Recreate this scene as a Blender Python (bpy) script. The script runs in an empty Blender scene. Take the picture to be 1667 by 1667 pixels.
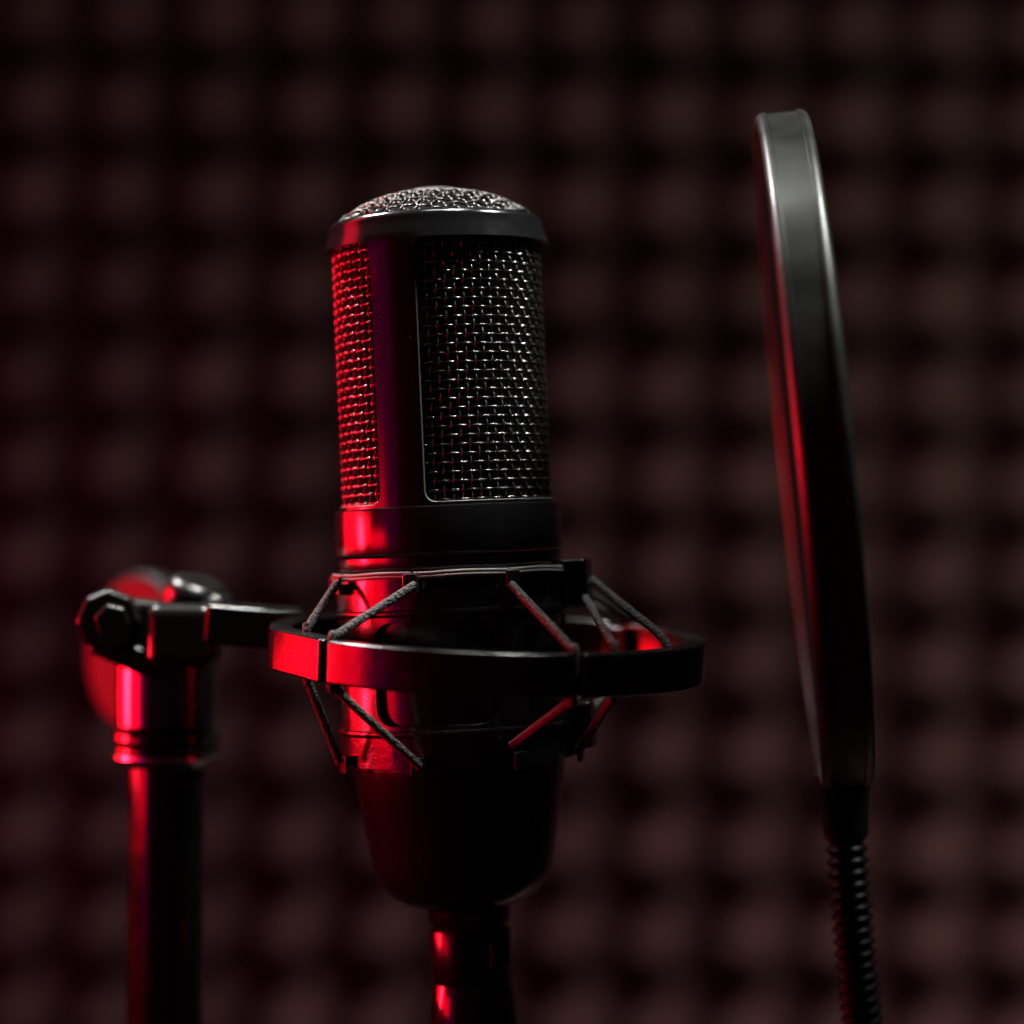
import bpy, math, random
import numpy as np
from mathutils import Vector, Matrix
random.seed(4); rng = np.random.default_rng(4)
R = math.radians; PI = math.pi
sc = bpy.context.scene
COL = sc.collection
MM = 0.001

# ------------------------------------------------------------------ camera
CAM_POS = Vector((0, -0.565, 1.25))
CAM_PITCH = 0.96
cam_d = bpy.data.cameras.new('camera'); cam = bpy.data.objects.new('camera', cam_d); COL.objects.link(cam)
cam.location = CAM_POS
cam.rotation_euler = (R(90 + CAM_PITCH), 0, 0)
cam_d.sensor_width = 36; cam_d.lens = 4000 / 1667 * 36
cam_d.clip_start = 0.02; cam_d.clip_end = 20
cam_d.dof.use_dof = True
cam_d.dof.focus_distance = 0.540
cam_d.dof.aperture_fstop = 4.3
sc.camera = cam
CAM_M = Matrix.Translation(CAM_POS) @ Matrix.Rotation(R(90 + CAM_PITCH), 4, 'X')

def P(px, py, d):
    """a point of the place, measured from the photograph: pixel and distance from the lens (m)"""
    return CAM_M @ Vector(((px - 833.5) * d / 4000, -(py - 833.5) * d / 4000, -d))

# ------------------------------------------------------------------ world, lamps, exposure
w = bpy.data.worlds.new('World'); sc.world = w; w.use_nodes = True
w.node_tree.nodes['Background'].inputs[0].default_value = (0.60, 0.20, 0.32, 1)
w.node_tree.nodes['Background'].inputs[1].default_value = 0.018
sc.view_settings.view_transform = 'Standard'; sc.view_settings.look = 'None'
sc.view_settings.exposure = 0; sc.view_settings.gamma = 1
sc.view_settings.use_curve_mapping = False
sc.cycles.max_bounces = 6
sc.cycles.sample_clamp_indirect = 2.0
try:
    sc.cycles.use_denoising = True
except Exception:
    pass

def area(name, loc, target, sx, sy, power, color, spread=180):
    l = bpy.data.lights.new(name, 'AREA'); l.shape = 'RECTANGLE'; l.size = sx; l.size_y = sy
    l.energy = power; l.color = color; l.spread = R(spread)
    o = bpy.data.objects.new(name, l); COL.objects.link(o); o.location = loc
    o.rotation_euler = (Vector(target) - Vector(loc)).to_track_quat('-Z', 'Y').to_euler()
    return o
area('red_lamp', (-0.60, 0.16, 1.250), (0, 0, 1.245), 0.50, 0.18, 2.0, (1.0, 0.0006, 0.008), 80)
area('red_low_lamp', (-0.60, -0.165, 1.192), (0, 0, 1.24), 0.20, 0.12, 0.26, (1.0, 0.0006, 0.012), 80)
area('hot_red_lamp', (-0.60, 0.07, 1.235), (0, 0, 1.24), 0.08, 0.15, 0.62, (1.0, 0.02, 0.06), 80)
area('red_wash_lamp', (-0.58, 0.14, 1.60), (0, 0, 1.28), 0.22, 0.34, 0.30, (1.0, 0.002, 0.03), 80)
area('magenta_lamp', (-0.56, -0.30, 1.26), (0, 0, 1.24), 0.26, 0.40, 0.018, (0.9, 0.005, 0.40), 60)
area('ceiling_lamp', (0.47, -0.04, 1.97), (0.02, 0.0, 1.25), 0.14, 0.14, 1.75, (0.96, 1.0, 0.95), 60)
area('ceiling_lamp', (-0.40, 0.28, 1.95), (0.0, 0.0, 1.25), 0.14, 0.14, 1.5, (1.0, 0.97, 0.98), 60)
area('ceiling_lamp', (-0.06, -0.02, 2.05), (0.0, 0.0, 1.25), 0.10, 0.10, 0.13, (0.96, 1.0, 0.93), 60)
area('arm_edge_fill', (0.08, -0.03, 2.00), (-0.075, 0.01, 1.235), 0.09, 0.09, 0.20, (1.0, 1.0, 0.93), 18)  # unseen narrow light added to brighten the mount arm's top edge
area('wall_lamp', (0.80, 0.40, -0.10), (0.5, 0.8, 0.30), 0.40, 0.40, 7.0, (1.0, 0.64, 0.60), 84)
area('wall_magenta_fill', (-0.62, 0.40, 1.15), (-0.2, 0.8, 1.22), 0.15, 0.15, 0.11, (1.0, 0.02, 0.34), 110)  # unseen fill added for a magenta glow on the foam
area('wall_spill_fill', (0.80, 0.30, 0.75), (0.38, 0.8, 1.48), 0.15, 0.15, 0.30, (0.75, 1.0, 0.55), 70)  # added greenish fill imitating ceiling lamp spill on the foam

# ------------------------------------------------------------------ materials
def mat(name, color, rough=0.4, metal=0.0, spec=0.5, noise=None, bump=None, sheen=0.0, coat=0.0, dust=0.0):
    m = bpy.data.materials.new(name); m.use_nodes = True
    nt = m.node_tree; b = nt.nodes['Principled BSDF']
    b.inputs['Base Color'].default_value = (*color, 1)
    b.inputs['Roughness'].default_value = rough
    b.inputs['Metallic'].default_value = metal
    b.inputs['Specular IOR Level'].default_value = spec
    b.inputs['Sheen Weight'].default_value = sheen
    b.inputs['Coat Weight'].default_value = coat
    tc = nt.nodes.new('ShaderNodeTexCoord')
    if noise:            # (scale, amount): roughness variation
        n = nt.nodes.new('ShaderNodeTexNoise'); n.inputs['Scale'].default_value = noise[0]; n.inputs['Detail'].default_value = 6
        nt.links.new(tc.outputs['Object'], n.inputs['Vector'])
        mr = nt.nodes.new('ShaderNodeMapRange')
        mr.inputs['To Min'].default_value = max(0.02, rough - noise[1]); mr.inputs['To Max'].default_value = rough + noise[1]
        mr.inputs['From Min'].default_value = 0.3; mr.inputs['From Max'].default_value = 0.7
        nt.links.new(n.outputs['Fac'], mr.inputs['Value']); nt.links.new(mr.outputs['Result'], b.inputs['Roughness'])
    if bump:             # (scale, distance)
        n = nt.nodes.new('ShaderNodeTexNoise'); n.inputs['Scale'].default_value = bump[0]; n.inputs['Detail'].default_value = 3
        nt.links.new(tc.outputs['Object'], n.inputs['Vector'])
        bp = nt.nodes.new('ShaderNodeBump'); bp.inputs['Distance'].default_value = bump[1]; bp.inputs['Strength'].default_value = 1
        nt.links.new(n.outputs['Fac'], bp.inputs['Height']); nt.links.new(bp.outputs['Normal'], b.inputs['Normal'])
    if dust:             # sparse pale specks lying on the surface
        v = nt.nodes.new('ShaderNodeTexVoronoi'); v.inputs['Scale'].default_value = 210; v.inputs['Randomness'].default_value = 1
        nt.links.new(tc.outputs['Object'], v.inputs['Vector'])
        n2 = nt.nodes.new('ShaderNodeTexNoise'); n2.inputs['Scale'].default_value = 900
        nt.links.new(tc.outputs['Object'], n2.inputs['Vector'])
        ad = nt.nodes.new('ShaderNodeMath'); ad.operation = 'MULTIPLY_ADD'; ad.inputs[1].default_value = 0.10; 
        nt.links.new(n2.outputs['Fac'], ad.inputs[0]); nt.links.new(v.outputs['Distance'], ad.inputs[2])
        lt = nt.nodes.new('ShaderNodeMath'); lt.operation = 'LESS_THAN'; lt.inputs[1].default_value = dust
        nt.links.new(ad.outputs[0], lt.inputs[0])
        mx = nt.nodes.new('ShaderNodeMix'); mx.data_type = 'RGBA'
        mx.inputs['A'].default_value = (*color, 1); mx.inputs['B'].default_value = (0.32, 0.31, 0.30, 1)
        nt.links.new(lt.outputs[0], mx.inputs['Factor']); nt.links.new(mx.outputs['Result'], b.inputs['Base Color'])
    return m
M_PAINT = mat('black_satin_paint', (0.005, 0.005, 0.0055), 0.16, spec=0.42, noise=(260, 0.025), bump=(3200, 0.00001), dust=0.078)
M_BODY = mat('black_matt_body', (0.004, 0.004, 0.0045), 0.20, noise=(220, 0.03), bump=(3000, 0.00001), dust=0.076)
M_CUP = mat('black_cup', (0.003, 0.003, 0.0035), 0.20, spec=0.3, noise=(400, 0.012), bump=(3000, 0.00001), dust=0.076)
M_PLASTIC = mat('black_moulded_plastic', (0.005, 0.005, 0.005), 0.21, noise=(180, 0.06), bump=(700, 0.00004), dust=0.074)
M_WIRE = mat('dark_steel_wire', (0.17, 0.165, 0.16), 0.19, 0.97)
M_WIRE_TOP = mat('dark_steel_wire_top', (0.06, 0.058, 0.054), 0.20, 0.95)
M_TRIM = mat('worn_edge_highlight', (0.055, 0.05, 0.042), 0.5, 0.2, noise=(300, 0.1), bump=(2500, 0.00003))  # grey colour carries the highlight of the worn window edges
M_BARREL = mat('dark_gloss_barrel', (0.005, 0.005, 0.005), 0.17, spec=1.0, coat=1.0)
M_CROWN = mat('crown_patch_brown', (0.035, 0.03, 0.026), 0.5, 0.3)
M_LINER = mat('black_liner', (0.002, 0.002, 0.002), 0.9, spec=0.1)
M_CLAMP = mat('black_clamp_plastic', (0.005, 0.005, 0.005), 0.26, spec=0.3, noise=(150, 0.04))
M_POLE = mat('black_gloss_pole', (0.004, 0.004, 0.004), 0.13, noise=(120, 0.04), bump=(900, 0.00002), dust=0.07)
M_STRAND = mat('band_elastic', (0.10, 0.095, 0.085), 0.6, bump=(2500, 0.0001))
M_CHROME = mat('plated_steel', (0.55, 0.55, 0.55), 0.22, 1.0)
M_KNOB = mat('dull_knob_rubber', (0.005, 0.005, 0.005), 0.5, spec=0.12)
M_RIM = mat('satin_rim_plastic', (0.0075, 0.0078, 0.0072), 0.38, spec=0.34, noise=(90, 0.07), bump=(1500, 0.00003))
M_FABRIC = mat('black_nylon_mesh', (0.0015, 0.0015, 0.0015), 0.9, spec=0.02, bump=(2500, 0.0001))
M_GOOSE = mat('black_gooseneck', (0.0025, 0.0025, 0.0025), 0.34, spec=0.03)
M_CABLE = mat('black_rubber_cable', (0.01, 0.01, 0.01), 0.5)

def cord_material():
    m = mat('braided_elastic', (0.02, 0.016, 0.016), 0.75, sheen=0.05)
    nt = m.node_tree; b = nt.nodes['Principled BSDF']
    tc = nt.nodes.new('ShaderNodeTexCoord')
    v = nt.nodes.new('ShaderNodeTexVoronoi'); v.inputs['Scale'].default_value = 1500
    nt.links.new(tc.outputs['Object'], v.inputs['Vector'])
    cr = nt.nodes.new('ShaderNodeValToRGB')
    cr.color_ramp.elements[0].position = 0.05; cr.color_ramp.elements[0].color = (0.115, 0.095, 0.085, 1)
    cr.color_ramp.elements[1].position = 0.42; cr.color_ramp.elements[1].color = (0.004, 0.0035, 0.0035, 1)
    nt.links.new(v.outputs['Distance'], cr.inputs['Fac']); nt.links.new(cr.outputs['Color'], b.inputs['Base Color'])
    bp = nt.nodes.new('ShaderNodeBump'); bp.inputs['Distance'].default_value = 0.0004; bp.inputs['Strength'].default_value = 1; bp.invert = True
    nt.links.new(v.outputs['Distance'], bp.inputs['Height']); nt.links.new(bp.outputs['Normal'], b.inputs['Normal'])
    return m
M_CORD = cord_material()

def foam_material():
    m = mat('foam', (0.07, 0.05, 0.052), 0.95, spec=0.15, bump=(900, 0.0004))
    nt = m.node_tree; b = nt.nodes['Principled BSDF']
    tc = nt.nodes.new('ShaderNodeTexCoord')
    n = nt.nodes.new('ShaderNodeTexNoise'); n.inputs['Scale'].default_value = 14; n.inputs['Detail'].default_value = 5
    nt.links.new(tc.outputs['Object'], n.inputs['Vector'])
    cr = nt.nodes.new('ShaderNodeValToRGB')
    cr.color_ramp.elements[0].position = 0.3; cr.color_ramp.elements[0].color = (0.048, 0.028, 0.032, 1)
    cr.color_ramp.elements[1].position = 0.7; cr.color_ramp.elements[1].color = (0.085, 0.052, 0.052, 1)
    nt.links.new(n.outputs['Fac'], cr.inputs['Fac']); nt.links.new(cr.outputs['Color'], b.inputs['Base Color'])
    return m
M_FOAM = foam_material()

# ------------------------------------------------------------------ helpers
def mesh_obj(name, verts, faces, m, parent=None, smooth=True, sharp=35, matrix=None):
    me = bpy.data.meshes.new(name)
    me.from_pydata([tuple(v) for v in verts], [], [tuple(f) for f in faces])
    me.materials.append(m)
    if smooth:
        me.polygons.foreach_set('use_smooth', [True] * len(me.polygons))
        if sharp: me.set_sharp_from_angle(angle=R(sharp))
    me.update()
    o = bpy.data.objects.new(name, me); COL.objects.link(o)
    if parent is not None: o.parent = parent
    if matrix is not None: o.matrix_local = matrix
    return o

def bevel(o, width, seg=3, angle=35):
    b = o.modifiers.new('bevel', 'BEVEL'); b.width = width; b.segments = seg
    b.limit_method = 'ANGLE'; b.angle_limit = R(angle); b.harden_normals = True
    return o

def empty(name, matrix, label=None, cat=None, group=None):
    o = bpy.data.objects.new(name, None); COL.objects.link(o); o.matrix_world = matrix
    o.empty_display_size = 0.01
    if label: o['label'] = label
    if cat: o['category'] = cat
    if group: o['group'] = group
    return o

def pol(az, r, h=0.0):
    """azimuth from the camera side (deg, + to the right), radius, height"""
    a = R(az); return Vector((r * math.sin(a), -r * math.cos(a), h))

class MB:
    def __init__(s): s.v = []; s.f = []
    def add(s, v, f):
        n = len(s.v); s.v += [tuple(x) for x in v]; s.f += [tuple(i + n for i in g) for g in f]
    def build(s, name, m, parent=None, **k): return mesh_obj(name, s.v, s.f, m, parent, **k)

def lathe_data(prof, seg=128, close=False):
    n = len(prof); v = []; f = []
    for i in range(seg):
        a = 2 * PI * i / seg
        for (r, h) in prof: v.append((r * math.sin(a), -r * math.cos(a), h))
    rng_ = range(n if close else n - 1)
    for i in range(seg):
        j = (i + 1) % seg
        for k in rng_:
            k2 = (k + 1) % n
            f.append((i * n + k, i * n + k2, j * n + k2, j * n + k))
    return v, f
def lathe(name, prof, m, parent=None, seg=128, close=False, matrix=None, sharp=35):
    v, f = lathe_data([(a * MM, b * MM) for a, b in prof], seg, close)
    return mesh_obj(name, v, f, m, parent, matrix=matrix, sharp=sharp)

def tube_data(pts, r, sides=8, cap=True, ref=None):
    pts = [Vector(p) for p in pts]; n = len(pts); v = []; f = []
    rr = r if hasattr(r, '__len__') else [r] * n
    t0 = (pts[1] - pts[0]).normalized()
    up = Vector(ref) if ref is not None else (Vector((0, 0, 1)) if abs(t0.z) < 0.9 else Vector((1, 0, 0)))
    nrm = (up - t0 * up.dot(t0)).normalized()
    for i, p in enumerate(pts):
        t = (pts[min(i + 1, n - 1)] - pts[max(i - 1, 0)]).normalized()
        nrm = (nrm - t * nrm.dot(t)).normalized(); bi = t.cross(nrm)
        for k in range(sides):
            a = 2 * PI * k / sides
            v.append(p + (nrm * math.cos(a) + bi * math.sin(a)) * rr[i])
    for i in range(n - 1):
        for k in range(sides):
            k2 = (k + 1) % sides
            f.append((i * sides + k, i * sides + k2, (i + 1) * sides + k2, (i + 1) * sides + k))
    if cap:
        f.append(tuple(range(sides))[::-1]); f.append(tuple((n - 1) * sides + k for k in range(sides)))
    return v, f

def box_data(c, ax, ay, az, sx, sy, sz):
    c = Vector(c); v = []
    for k in (-1, 1):
        for j in (-1, 1):
            for i in (-1, 1):
                v.append(c + ax * (i * sx / 2) + ay * (j * sy / 2) + az * (k * sz / 2))
    f = [(0, 2, 3, 1), (4, 5, 7, 6), (0, 1, 5, 4), (2, 6, 7, 3), (0, 4, 6, 2), (1, 3, 7, 5)]
    return v, f

def smooth_path(pts, n=10):
    """Catmull-Rom through the points"""
    pts = [Vector(p) for p in pts]; q = [2 * pts[0] - pts[1]] + pts + [2 * pts[-1] - pts[-2]]; out = []
    for i in range(1, len(q) - 2):
        a, b, c, d = q[i - 1], q[i], q[i + 1], q[i + 2]
        for k in range(n):
            t = k / n
            out.append(0.5 * ((2 * b) + (c - a) * t + (2 * a - 5 * b + 4 * c - d) * t * t + (3 * b - a - 3 * c + d) * t ** 3))
    out.append(pts[-1]); return out

def shell(name, rfun, h0, h1, hs_top, hs_bot, windows, hmin, hmax, rc, thick, m, parent, bev=0.25, dth=1.5, matrix=None):
    """A round shell (mm) with rounded windows (az0, az1) between heights hmin and hmax.
    hs_bot / hs_top: extra rows below / above the windows."""
    def win_range(az):
        for a0, a1 in windows:
            x = (az - a0) % 360
            wdt = a1 - a0
            if -1e-6 <= x <= wdt + 1e-6 or abs(x - 360) < 1e-6:
                if abs(x - 360) < 1e-6: x = 0
                rr = rc / (rfun((hmin + hmax) / 2)) * 180 / PI      # corner radius in degrees
                d = min(x, wdt - x)
                if d >= rr: return hmin, hmax
                u = 1 - d / rr
                s = rc * (1 - math.sqrt(max(0, 1 - u * u)))
                return hmin + s, hmax - s
        return None
    azs = set()
    edges = []
    for a0, a1 in windows:
        rr = rc / (rfun((hmin + hmax) / 2)) * 180 / PI
        for t in (0, .02, .07, .15, .28, .45, .7, 1.0):
            azs.add(round((a0 + rr * t) % 360, 5)); azs.add(round((a1 - rr * t) % 360, 5))
        edges += [round(a0 % 360, 5), round(a1 % 360, 5)]
    a = 0.0
    while a < 360:
        if all(min(abs(a - b), 360 - abs(a - b)) > dth * 0.35 for b in azs): azs.add(a)
        a += dth
    azs = sorted(azs); v = []; f = []; cols = []
    midn = 10
    for az in azs:
        wr = win_range(az)
        lo, hi = wr if wr else (hmin + rc, hmax - rc)
        bot = [h0] + list(hs_bot) + [lo]; top = [hi] + list(hs_top) + [h1]
        edge = az in edges
        mid = [lo + (hi - lo) * k / midn for k in range(1, midn)]
        idx = []
        for h in bot + mid + top:
            idx.append(len(v)); p = pol(az, rfun(h) * MM, h * MM); v.append(p)
        cols.append((idx, wr is not None, edge))
    nb = len(hs_bot) + 2; nt_ = len(hs_top) + 2; N = nb + (midn - 1) + nt_
    for i in range(len(azs)):
        j = (i + 1) % len(azs)
        a, b = cols[i], cols[j]
        mid_az = azs[i] + ((azs[j] - azs[i]) % 360) / 2
        inwin = win_range(mid_az % 360) is not None
        for k in range(N - 1):
            if inwin and nb - 1 <= k < nb - 1 + midn: continue
            f.append((a[0][k], b[0][k], b[0][k + 1], a[0][k + 1]))
    o = mesh_obj(name, v, f, m, parent, matrix=matrix, sharp=None)
    # drop loose verts
    import bmesh
    bm = bmesh.new(); bm.from_mesh(o.data)
    bmesh.ops.delete(bm, geom=[x for x in bm.verts if not x.link_faces], context='VERTS')
    bmesh.ops.recalc_face_normals(bm, faces=bm.faces)
    # make sure normals point outward
    s = sum(fc.normal.dot(Vector((fc.calc_center_median().x, fc.calc_center_median().y, 0))) for fc in bm.faces)
    if s < 0: bmesh.ops.reverse_faces(bm, faces=bm.faces)
    bm.to_mesh(o.data); bm.free()
    sd = o.modifiers.new('solid', 'SOLIDIFY'); sd.thickness = thick * MM; sd.offset = -1; sd.use_even_offset = False
    if bev: bevel(o, bev * MM, 3, 50)
    return o

def frame_matrix(loc, ax=None, rot=None):
    return Matrix.Translation(loc) @ (rot if rot is not None else Matrix.Identity(4))

# ------------------------------------------------------------------ the foam covered wall
def foam():
    pitch = 0.050; nx, ny, res = 34, 34, 12
    W = nx * res + 1; H = ny * res + 1
    gx = np.arange(W) / res; gy = np.arange(H) / res
    X, Y = np.meshgrid(gx, gy)
    # each foam tooth wanders a little
    ci = np.floor(X).astype(int); cj = np.floor(Y).astype(int)
    u = (X - ci) - 0.5; v = (Y - cj) - 0.5
    du = np.maximum(np.abs(u), np.abs(v))
    jit = rng.normal(0, 0.06, (ny + 2, nx + 2))
    hgt = (0.5 - du) * 2 * (1 + jit[cj, ci])
    hgt = np.clip(hgt, 0, 1)
    hgt = np.minimum(hgt, 0.86 + 0.06 * hgt)          # blunt tips
    Z = hgt * 0.030
    for _ in range(1):                                # foam edges are soft
        for ax in (0, 1):
            Zp = np.pad(Z, 2, mode='edge')
            Z = sum(np.roll(Zp, k, ax)[2:-2, 2:-2] for k in (-2, -1, 0, 1, 2)) / 5
    Z += 0.0006 * rng.normal(0, 1, Z.shape)
    verts = np.stack([(X - nx / 2) * pitch, -Z, (Y - ny / 2) * pitch], -1).reshape(-1, 3)
    i = np.arange(W - 1); j = np.arange(H - 1)
    I, J = np.meshgrid(i, j); a = (J * W + I).ravel()
    faces = np.stack([a, a + 1, a + W + 1, a + W], -1)
    me = bpy.data.meshes.new('acoustic_foam'); me.from_pydata(verts.tolist(), [], faces.tolist())
    me.materials.append(M_FOAM); me.polygons.foreach_set('use_smooth', [True] * len(me.polygons)); me.update()
    o = bpy.data.objects.new('acoustic_foam', me); COL.objects.link(o)
    return o
fm = foam()
FOAM_D = 1.36
c = P(847, 815, FOAM_D)
fm.matrix_world = Matrix.Translation(c) @ Matrix.Rotation(R(1.0), 4, 'Y') @ Matrix.Rotation(R(0.0), 4, 'Z')
fm['label'] = 'dark maroon pyramid acoustic foam covering the whole wall behind the microphone'
fm['category'] = 'acoustic foam'
v, f = box_data(c + Vector((0, 0.035, 0)), Vector((1, 0, 0)), Vector((0, 1, 0)), Vector((0, 0, 1)), 2.2, 0.06, 2.2)
wl = mesh_obj('wall', v, f, mat('painted_wall', (0.03, 0.025, 0.025), 0.9), smooth=False); wl['kind'] = 'structure'

# ------------------------------------------------------------------ microphone
MIC_O = P(732.4, 900, 0.565)
MIC_M = Matrix.Translation(MIC_O) @ Matrix.Rotation(R(-2.55), 4, 'Y')
mic = empty('studio_microphone', MIC_M, 'black side-address condenser microphone with woven steel grille held upright in the elastic cradle', 'microphone')

PITCH = 2.08; WR = 0.27; AMP = 0.33; RG = 23.5
H0, H1 = 9.8, 72.0
def grille(name, az0, az1):
    mb = MB()
    n = 72; d = 360 / n
    rows = int((H1 - H0) / 2.02)
    i0 = math.ceil(az0 / d); i1 = math.floor(az1 / d)
    sub = 6
    for i in range(i0, i1 + 1):
        pts = []
        for k in range(rows * sub + 1):
            t = k / sub; s = math.cos(PI * (t + i)) * AMP
            # flattened crests
            pts.append(pol(i * d, (RG + s) * MM, (H0 + t * 2.02) * MM))
        mb.add(*tube_data(pts, WR * MM, 6, ref=(0.3, 0.2, 0)))
    for j in range(rows + 1):
        pts = []
        for k in range((i1 - i0) * sub + 1):
            t = i0 + k / sub; s = -math.cos(PI * (t + j)) * AMP
            pts.append(pol(t * d, (RG + s) * MM, (H0 + j * 2.02) * MM))
        mb.add(*tube_data(pts, WR * MM, 6, ref=(0, 0, 1)))
    return mb.build(name, M_WIRE, mic, sharp=None)
grille('front_grille', -14, 149)
grille('rear_grille', -194, -31)

def dome():
    mb = MB(); rr = 23.1; hd = 7.7; S = (rr * rr + hd * hd) / (2 * hd); base = 75.1
    p = 2.5; sub = 6; ww = 0.28
    def hz(x, y): return base + 0.5 + (hd - 0.5) * (1 - (math.hypot(x, y) / rr) ** 2.7)
    rot = R(28); cr, sr = math.cos(rot), math.sin(rot)
    N = int(rr / p) + 1
    for fam in (0, 1):
        for i in range(-N, N + 1):
            c0 = i * p; L2 = rr * rr - c0 * c0
            if L2 <= 1: continue
            L = math.sqrt(L2); k0 = math.ceil(-L / p * sub); k1 = math.floor(L / p * sub); pts = []
            for k in range(k0, k1 + 1):
                t = k / sub; s = math.cos(PI * (t + i + fam)) * 0.4
                a, b = (t * p, c0) if fam == 0 else (c0, t * p)
                z = hz(a, b); nx, ny = a / S, b / S; nz = math.sqrt(max(0.1, 1 - nx * nx - ny * ny))
                x, y, z = a + nx * s, b + ny * s, z + nz * s
                pts.append(Vector((x * cr - y * sr, x * sr + y * cr, z)) * MM)
            if len(pts) > 3: mb.add(*tube_data(pts, ww * MM, 6, ref=(0.1, 0.2, 1)))
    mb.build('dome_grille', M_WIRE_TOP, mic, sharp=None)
    prof = [(max(0.01, 22.3 * t), hz(22.3 * t, 0) - 1.3) for t in np.linspace(1, 0, 14)]
    return prof
dprof = dome()
lathe('inner_liner', [(22.2, 8), (22.2, 74.0)] + dprof, M_LINER, mic, 96)

def r_head(h):
    if h <= 60: return 25.0
    if h <= 69.7: return 25.0 + 0.95 * ((h - 60) / 9.7) ** 1.6
    if h <= 74.4: return 25.95 - 1.35 * (h - 69.7) / 4.7
    u = (h - 74.4) / 1.9
    return 24.6 - 1.7 * (1 - math.sqrt(max(0, 1 - u * u)))
shell('head_frame', r_head, 10.0, 76.3, [70.5, 71.6, 73.0, 74.4, 74.8, 75.1, 75.4, 75.65, 75.9, 76.1, 76.22, 76.28], [10.4],
      [(-10.3, 145), (170, 325)], 11.3, 69.9, 2.6, 1.5, M_PAINT, mic, 0.22)
lathe('crown_patch', [(0.01, 84.0), (3.5, 83.95), (5.2, 83.7), (6.0, 83.1), (6.1, 82.2), (5.9, 81.6)], M_CROWN, mic, 64)  # added disc standing in for a blurred brown patch above the dome
# pale tube standing in for the lit, worn bevel round each grille window
def trim(name, a0, a1, hmn, hmx, rc, r):
    k = 180 / PI / r; q = []
    def cor(ca, ch, s0):
        for t in range(7):
            an = s0 + PI / 2 * t / 6; q.append((ca + rc * math.cos(an) * k, ch + rc * math.sin(an)))
    da = rc * k
    cor(a1 - da, hmx - rc, 0)
    for t in range(1, 40): q.append((a1 - da + (a0 - a1 + 2 * da) * t / 40, hmx))
    cor(a0 + da, hmx - rc, PI / 2)
    cor(a0 + da, hmn + rc, PI)
    for t in range(1, 40): q.append((a0 + da + (a1 - a0 - 2 * da) * t / 40, hmn))
    cor(a1 - da, hmn + rc, 3 * PI / 2); q.append(q[0])
    mb = MB(); mb.add(*tube_data([pol(a, (r if h < 62 else r) * MM, h * MM) for a, h in q], 0.00032, 8, ref=(0.05, 0.02, 0.1)))
    mb.build(name, M_TRIM, mic, sharp=None)
trim('window_edge', -10.5, 145.2, 11.15, 70.0, 2.7, 24.55)
trim('window_edge', 169.8, 325.2, 11.15, 70.0, 2.7, 24.55)
lathe('collar_ring', [(24.0, 10.7), (25.6, 10.6), (25.9, 10.4), (26.0, 10.0), (26.0, 5.0), (26.05, 0.55), (25.95, 0.25), (25.75, 0.1), (24.8, 0.0), (24.0, 0.0)], M_PAINT, mic)
lathe('body', [(24.0, -0.35), (25.2, -0.4), (25.45, -0.6), (25.5, -3.4), (25.3, -3.7), (24.9, -3.9), (24.8, -20), (24.7, -40), (24.4, -48.2)], M_BODY, mic)
lathe('base_cup', [(23.6, -48.0), (24.25, -48.3), (24.2, -49.5), (23.2, -56), (22.2, -62), (21.2, -68), (20.6, -71.5), (19.8, -74), (18.5, -76.2), (16.5, -78.3), (13.5, -79.9), (11, -80.6), (9.6, -80.8), (9.2, -80.9), (8.8, -82.0)], M_CUP, mic)

# ------------------------------------------------------------------ cable plug under the microphone
plug_m = MIC_M @ Matrix.Translation((0.0007, 0, 0))
cab = empty('microphone_cable', plug_m @ Matrix.Translation((0, 0, -0.084)), 'black cable with round metal plug pushed into the underside of the microphone', 'cable')
def sh(p, dz=84): return [(r, h + dz) for r, h in p]
lathe('plug', sh([(3, -81.2), (9.1, -81.3), (9.4, -81.6), (9.45, -84.2), (9.3, -84.5), (8.7, -84.8), (8.6, -85.6), (8.6, -86.0), (8.4, -86.2)]), M_POLE, cab, 96)
lathe('plug_sleeve', sh([(8.4, -85.9), (9.0, -86.0), (9.2, -86.4), (9.25, -97.5), (9.1, -98.0)]), M_CUP, cab, 96)
lathe('plug_boot', sh([(8.4, -97.9), (8.9, -98.0), (9.1, -98.4), (10.15, -106.0), (10.25, -110), (8.2, -111)]), M_POLE, cab, 96)
lathe('strain_relief', sh([(7.9, -109.5), (7.8, -112), (6.6, -122), (5.0, -134), (3.6, -142)]), M_CABLE, cab, 64)
pts = smooth_path([Vector((0, 0, -0.052)), Vector((0, 0.002, -0.12)), Vector((-0.006, 0.012, -0.22)), Vector((-0.03, 0.03, -0.34))], 16)
mb = MB(); mb.add(*tube_data(pts, 0.0032, 16)); mb.build('cable_lead', M_CABLE, cab)
v, f = box_data(pol(44, 9.5 * MM, -7.5 * MM), pol(44 + 90, 1), pol(44, 1), Vector((0, 0, 1)), 0.0055, 0.0015, 0.006)
bevel(mesh_obj('release_latch', v, f, M_CLAMP, cab), 0.0004)

# ------------------------------------------------------------------ shock mount
RING_C = P(798, 900, 0.56)
rx = Vector((1, 0, -0.035)).normalized(); ry = Vector((0, 1, 0.060)).normalized(); rz = rx.cross(ry).normalized(); ry = rz.cross(rx)
RING_M = Matrix.Translation(RING_C + Vector((0, 0, -0.0178))) @ Matrix(((rx.x, ry.x, rz.x, 0), (rx.y, ry.y, rz.y, 0), (rx.z, ry.z, rz.z, 0), (0, 0, 0, 1)))
sm = empty('shock_mount', RING_M, 'black spider shock mount whose outer ring and braided elastic cords hold the microphone', 'shock mount')
INV = RING_M.inverted()
CAGE = INV @ MIC_M

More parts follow.
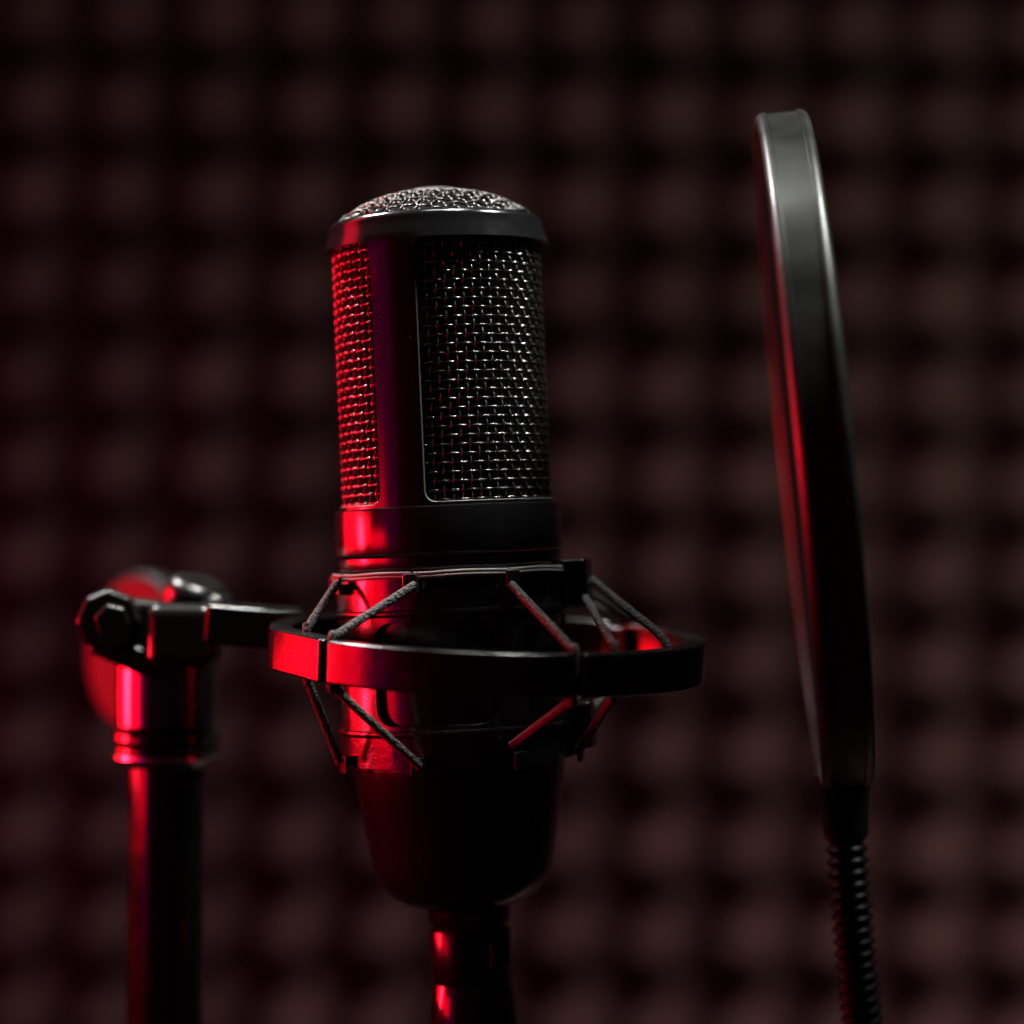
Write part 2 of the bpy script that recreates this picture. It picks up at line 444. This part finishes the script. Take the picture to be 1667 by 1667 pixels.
def band(name, plan, width, h0, h1, m, bev=0.5, closed=False, matrix=None, parent=sm):
    """vertical strip: plan is the outer line (x, y in mm), thickness goes to the inside"""
    n = len(plan); v = []; f = []; P2 = [Vector(p) for p in plan]
    for i, p in enumerate(P2):
        a = P2[i - 1] if i > 0 else p; b = P2[i + 1] if i < n - 1 else p
        t = (b - a).normalized(); nn = Vector((-t.y, t.x))
        if i in (0, n - 1): mit = 1
        else:
            t1 = (p - a).normalized(); mit = 1 / max(0.5, nn.dot(Vector((-t1.y, t1.x))))
        q = p + nn * width * mit
        for (x, y), h in ((p, h0), (p, h1), (q, h1), (q, h0)): v.append((x * MM, y * MM, h * MM))
    for i in range(n - 1):
        for k in range(4):
            k2 = (k + 1) % 4
            f.append((i * 4 + k, (i + 1) * 4 + k, (i + 1) * 4 + k2, i * 4 + k2))
    f.append((0, 1, 2, 3)); f.append(tuple((n - 1) * 4 + k for k in (3, 2, 1, 0)))
    import bmesh
    o = mesh_obj(name, v, f, m, parent, matrix=matrix)
    bm = bmesh.new(); bm.from_mesh(o.data); bmesh.ops.recalc_face_normals(bm, faces=bm.faces); bm.to_mesh(o.data); bm.free()
    o.data.set_sharp_from_angle(angle=R(35))
    return bevel(o, bev * MM, 3)
def arc(a0, a1, r, step=3):
    n = max(1, int(abs(a1 - a0) / step)); return [tuple(pol(a0 + (a1 - a0) * k / n, r)[:2]) for k in range(n + 1)]
RO = 49.5
band('outer_ring', arc(-44.2, 21.6, RO), 4.6, -9.4, 0, M_PLASTIC, 0.7)
band('outer_ring', arc(24.2, 135, RO), 4.6, -9.4, 0, M_PLASTIC, 0.7)
band('outer_ring', arc(137.5, 225, RO), 4.6, -9.4, 0, M_PLASTIC, 0.7)
brk = [tuple(pol(a, r)[:2]) for a, r in ((-132, RO), (-124, RO), (-116, RO), (-108, RO + .3), (-100, RO + .6), (-90, RO + 0.7), (-79, RO + 0.8), (-74.5, RO + 0.2), (-61, RO - 1.4), (-47.2, RO))]
band('ring_bracket', brk, 5.4, -9.4, 0.1, M_PLASTIC, 0.6)
# bars that bridge the cord slots on the inside
for a in (-45.7, 22.9, 136.2, 226.5):
    band('slot_bridge', arc(a - 4.5, a + 4.5, 45.8), 3.0, -8.6, -0.9, M_PLASTIC, 0.4)

# inner cradle
def r_cage(h):
    if h > -16: return 26.4
    return 26.4 + 0.5 * min(1, (-16 - h) / 24)
shell('inner_cradle', r_cage, -47.2, -4.6, [-10, -8, -5.4], [-46, -44, -41], [(-40, 22), (38, 102), (140, 200), (232, 290)], -37.8, -15.0, 4.2, 1.1, M_PLASTIC, sm, 0.3, matrix=CAGE)
# raised bead along upper and lower band
for h, rr in ((-13.0, 26.55), (-39.6, 27.15)):
    lathe('band_bead', [(rr - .6, h - .9), (rr, h - .8), (rr + .25, h - .4), (rr + .25, h + .4), (rr, h + .8), (rr - .6, h + .9)], M_PLASTIC, sm, 128, True, CAGE)
HK = (-63, -17, 30, 76, 121, 166, 211, 256)
def hook(az, h, r0, r1, wd, ht, lo=False):
    mb = MB(); t = pol(az + 90, 1); n = pol(az, 1); z = Vector((0, 0, 1))
    s = -1 if lo else 1
    mb.add(*box_data(n * (r0 + r1) / 2 * MM + z * h * MM, t, n, z, wd * MM, (r1 - r0) * MM, ht * MM))
    mb.add(*box_data(n * (r1 - .45) * MM + z * (h + s * ht * .75) * MM, t, n, z, wd * MM, 0.9 * MM, ht * 0.9 * MM))
    o = mb.build('cord_hook', M_PLASTIC, sm, matrix=CAGE); bevel(o, 0.25 * MM, 2)
for a in HK:
    hook(a, -7.2, 26.2, 28.8, 3.4, 2.4)
    hook(a, -45.6, 26.7, 29.0, 3.4, 2.4, True)
# side lugs of the cradle
for a, h0, h1, r1 in ((79, -13.5, -2.6, 32.2), (80, -45.5, -35.0, 31.6)):
    v, f = box_data(pol(a, (26 + r1) / 2 * MM, (h0 + h1) / 2 * MM), pol(a + 90, 1), pol(a, 1), Vector((0, 0, 1)), 8 * MM, (r1 - 26) * MM, (h1 - h0) * MM)
    bevel(mesh_obj('cradle_lug', v, f, M_PLASTIC, sm, matrix=CAGE), 0.9 * MM, 3)

# elastic cords
def cord(pts, r=0.98, name='elastic_cord', n=10, m=None):
    q = smooth_path(pts, n)
    mb = MB(); mb.add(*tube_data([INV @ p for p in q], r * MM, 14)); return mb.build(name, m or M_CORD, sm, sharp=60)
def C(az, r, h): return MIC_M @ pol(az, r * MM, h * MM)
def RG_(az, r, h): return RING_M @ pol(az, r * MM, h * MM)
def straight(a, b, t): return a.lerp(b, t)
def zig(up, over_top, over_bot, low):
    """hook -> ring -> hook with taut straight runs"""
    pts = [up, straight(up, over_top, .3), straight(up, over_top, .65), straight(up, over_top, .93), over_top, over_bot,
           straight(over_bot, low, .07), straight(over_bot, low, .35), straight(over_bot, low, .7), low]
    return cord(pts, n=6)
zig(P(676, 952, .536), RG_(-45.7, 46.9, .3), RG_(-45.7, 46.9, -9.8), P(684, 1248, .5365))
zig(P(550, 948, .551), RG_(-66.5, 44.0, .6), RG_(-64, 44.2, -10.2), P(553, 1240, .5485))
zig(P(833, 952, .5385), RG_(22.9, 46.9, .3), RG_(22.9, 46.9, -9.9), P(834, 1213, .537))
zig(P(952, 972, .556), RG_(38, 43.8, .6), RG_(38, 43.8, -10.0), C(70, 29, -46))
cord([C(103, 29.5, -4), C(103, 29.5, -4).lerp(RG_(62, 43.8, .9), .5), RG_(62, 43.8, .9), RG_(62, 43.9, -6)], n=6)
for a in (137, 225):
    zig(C(a - 16, 29, -6.5), RG_(a - 1, 49, .8), RG_(a - 1, 49, -10), C(a - 16, 29, -46))
    zig(C(a + 16, 29, -6.5), RG_(a + 1, 49, .8), RG_(a + 1, 49, -10), C(a + 16, 29, -46))
for i, a in enumerate(HK):
    b = HK[(i + 1) % 8]; b = b if b > a else b + 360
    for dr, dh in ((0, 0), (0.1, -0.75)):
        cord([C(a + (b - a) * t, 26.75 + dr - .9 * 0 + 0.1 * math.sin(t * PI), -4.15 + dh - .12 * math.sin(t * 7 + i)) for t in (0.01, .2, .4, .6, .8, .99)], 0.42, 'band_strand', 5, M_STRAND)

# ---- bar and swivel clamp on the left
def pbox(name, p0, p1, up_px, depth, m, bev, py_h):
    """a bar from p0 to p1 (front top line), height py_h (m) and depth (m)"""
    ax = (p1 - p0); L = ax.length; ax.normalize(); ay = Vector((0, 1, 0.06)); ay = (ay - ax * ay.dot(ax)).normalized(); az = ax.cross(ay)
    c = (p0 + p1) / 2 + ay * depth / 2 - az * py_h / 2
    v, f = box_data(INV @ c, INV.to_3x3() @ ax, INV.to_3x3() @ ay, INV.to_3x3() @ az, L, depth, py_h)
    return bevel(mesh_obj(name, v, f, m, sm), bev, 3)
pbox('mount_arm', P(338, 984, .5745), P(500, 998, .580), 0, 0.013, M_PLASTIC, 0.0009, 0.0094)
R3 = INV.to_3x3()
def cyl(name, c, axis, r, L, m, parent, inv, bev=0.0005, seg=48, lobes=0, lobe=0.0):
    axis = Vector(axis).normalized(); a = axis.orthogonal().normalized(); b = axis.cross(a); v = []; f = []
    for s in (-1, 1):
        for k in range(seg):
            t = 2 * PI * k / seg; rr = r * (1 + lobe * math.cos(lobes * t))
            v.append(inv @ (Vector(c) + axis * s * L / 2 + a * rr * math.cos(t) + b * rr * math.sin(t)))
    for k in range(seg):
        k2 = (k + 1) % seg; f.append((k, k2, seg + k2, seg + k))
    f.append(tuple(range(seg))[::-1]); f.append(tuple(seg + k for k in range(seg)))
    return bevel(mesh_obj(name, v, f, m, parent, sharp=40), bev, 3)
# clamp block
v, f = box_data(INV @ P(300, 1034, .584), R3 @ Vector((1, 0, 0)), R3 @ Vector((0, 1, 0)), R3 @ Vector((0, 0, 1)), 0.0160, 0.018, 0.0150)
bevel(mesh_obj('clamp_block', v, f, M_CLAMP, sm), 0.003, 4)
v, f = box_data(INV @ P(245, 1022, .592), R3 @ Vector((1, 0, -.12)).normalized(), R3 @ Vector((0, 1, 0)), R3 @ Vector((.12, 0, 1)).normalized(), 0.019, 0.015, 0.0135)
bevel(mesh_obj('clamp_jaw', v, f, M_CLAMP, sm), 0.0022, 3)
ax_b = Vector((0.12, -0.98, -0.05)).normalized()
cyl('pivot_bolt', P(178, 1010, .583), ax_b, 0.0077, 0.009, M_CLAMP, sm, INV, 0.0012, 8)
cyl('bolt_socket', P(183, 1011, .5755), ax_b, 0.0042, 0.0035, M_CLAMP, sm, INV, 0.0006, 6)
v, f = box_data(INV @ P(212, 1066, .586), R3 @ Vector((.92, 0, -.40)).normalized(), R3 @ Vector((0, 1, 0)), R3 @ Vector((.40, 0, .92)).normalized(), 0.0185, 0.010, 0.0062)
bevel(mesh_obj('clamp_lever', v, f, M_CLAMP, sm), 0.0014, 3)
cyl('pivot_cap', P(318, 975, .594), Vector((0.28, -0.25, 1)), 0.0078, 0.010, M_CLAMP, sm, INV, 0.0035, 48)
cyl('pivot_cap', P(345, 990, .592), Vector((0.05, -0.1, 1)), 0.0052, 0.008, M_CLAMP, sm, INV, 0.0025, 48)
# threaded barrel that screws on the stand
BAR = Matrix.Translation(P(272, 1190, .600)) @ Matrix.Rotation(R(0.4), 4, 'Y')
lathe('threaded_barrel', [(5, 22), (11.2, 21.6), (12.1, 20.6), (12.3, 18), (12.35, 8), (12.2, 1.5), (11.6, .8), (11, .4)], M_BARREL, sm, 96, False, INV @ BAR)
kb = cyl('round_knob', P(236, 1064, .675), Vector((-0.70, -0.70, 0.05)), 0.0226, 0.009, M_KNOB, sm, INV, 0.003, 72, 24, 0.008)

# ------------------------------------------------------------------ microphone stand
st = empty('microphone_stand', BAR, 'black upright microphone stand pole with a plated collar under the shock mount clamp', 'stand')
lathe('collar', [(8, 0.6), (11.6, 0.4), (12.6, 0.1), (12.9, -.5), (12.9, -2.0), (12.4, -2.6), (12.0, -3.0), (12.3, -3.4), (12.6, -4.0), (12.5, -5.2), (11.6, -6.0), (9.5, -6.6)], M_POLE, st, 96)
lathe('lock_ring', [(9.0, -5.0), (12.0, -5.3), (12.7, -5.7), (12.8, -6.4), (12.0, -7.2), (10.4, -8.0), (9.3, -8.8)], M_CHROME, st, 96)
lathe('pole', [(0.1, -5), (9.35, -6), (9.35, -60), (9.35, -420), (0.1, -420.5)], M_POLE, st, 96)

# ------------------------------------------------------------------ pop filter
PF_C = P(1323, 733, .572)
ang = R(-5.3)
pfm = Matrix.Translation(PF_C) @ Matrix.Rotation(ang, 4, 'Z') @ Matrix.Rotation(R(-5.55), 4, 'Y') @ Matrix.Rotation(R(90), 4, 'Y')
pf = empty('pop_filter', pfm, 'round black pop filter seen edge-on on a gooseneck right of the microphone', 'pop filter')
Rr = 78.0
# local z is the filter's axis (pointing right, away from the microphone)
lathe('rim', [(Rr - 2.9, -5.2), (Rr - 2.2, -5.9), (Rr - 1.2, -6.0), (Rr - .4, -5.6), (Rr + .2, -4.9), (Rr + .45, -4.1), (Rr + .42, -3.6), (Rr + .1, -3.45), (Rr + .05, 3.45), (Rr + .42, 3.6),
              (Rr + .45, 4.1), (Rr + .2, 4.9), (Rr - .4, 5.6), (Rr - 1.2, 6.0), (Rr - 2.2, 5.9), (Rr - 2.9, 5.2)], M_RIM, pf, 160, True, sharp=60)
lathe('nylon_screen', [(0.01, -1.5), (30, -1.6), (60, -1.7), (Rr - 14, -3.5), (Rr - 2.8, -5.3), (Rr - 2.8, -4.8), (Rr - 14, -3.0), (60, -1.1), (0.01, -.9)], M_FABRIC, pf, 96)
lathe('nylon_screen', [(0.01, 2.5), (30, 2.4), (60, 2.3), (Rr - 2.8, 2.2), (Rr - 2.8, 2.8), (60, 2.9), (0.01, 3.1)], M_FABRIC, pf, 96)
PINV = pfm.inverted()
# bracket + gooseneck
mb = MB(); pts = [P(1371, 1262, .572), P(1372, 1292, .572), P(1375, 1325, .572), P(1378, 1360, .572)]
mb.add(*tube_data([PINV @ p for p in pts], [.0066, .0062, .0054, .0050], 32)); mb.build('neck_socket', M_GOOSE, pf)
path = smooth_path([P(1374, 1325, .572), P(1384, 1450, .572), P(1394, 1570, .573), P(1404, 1667, .575), P(1420, 1800, .58), P(1450, 2000, .60), P(1480, 2260, .63)], 60)
# corrugated: walk along at even steps
L = [0]
for a, b in zip(path, path[1:]): L.append(L[-1] + (b - a).length)
n = int(L[-1] / 0.00045); pp = []; rad = []; k = 0
for i in range(n):
    s = i * 0.00045
    while L[k + 1] < s: k += 1
    pp.append(PINV @ path[k].lerp(path[k + 1], (s - L[k]) / (L[k + 1] - L[k])))
    rad.append(.0043 + .00055 * math.cos(2 * PI * s / .0027))
mb = MB(); mb.add(*tube_data(pp, rad, 28)); mb.build('gooseneck', M_GOOSE, pf, sharp=None)
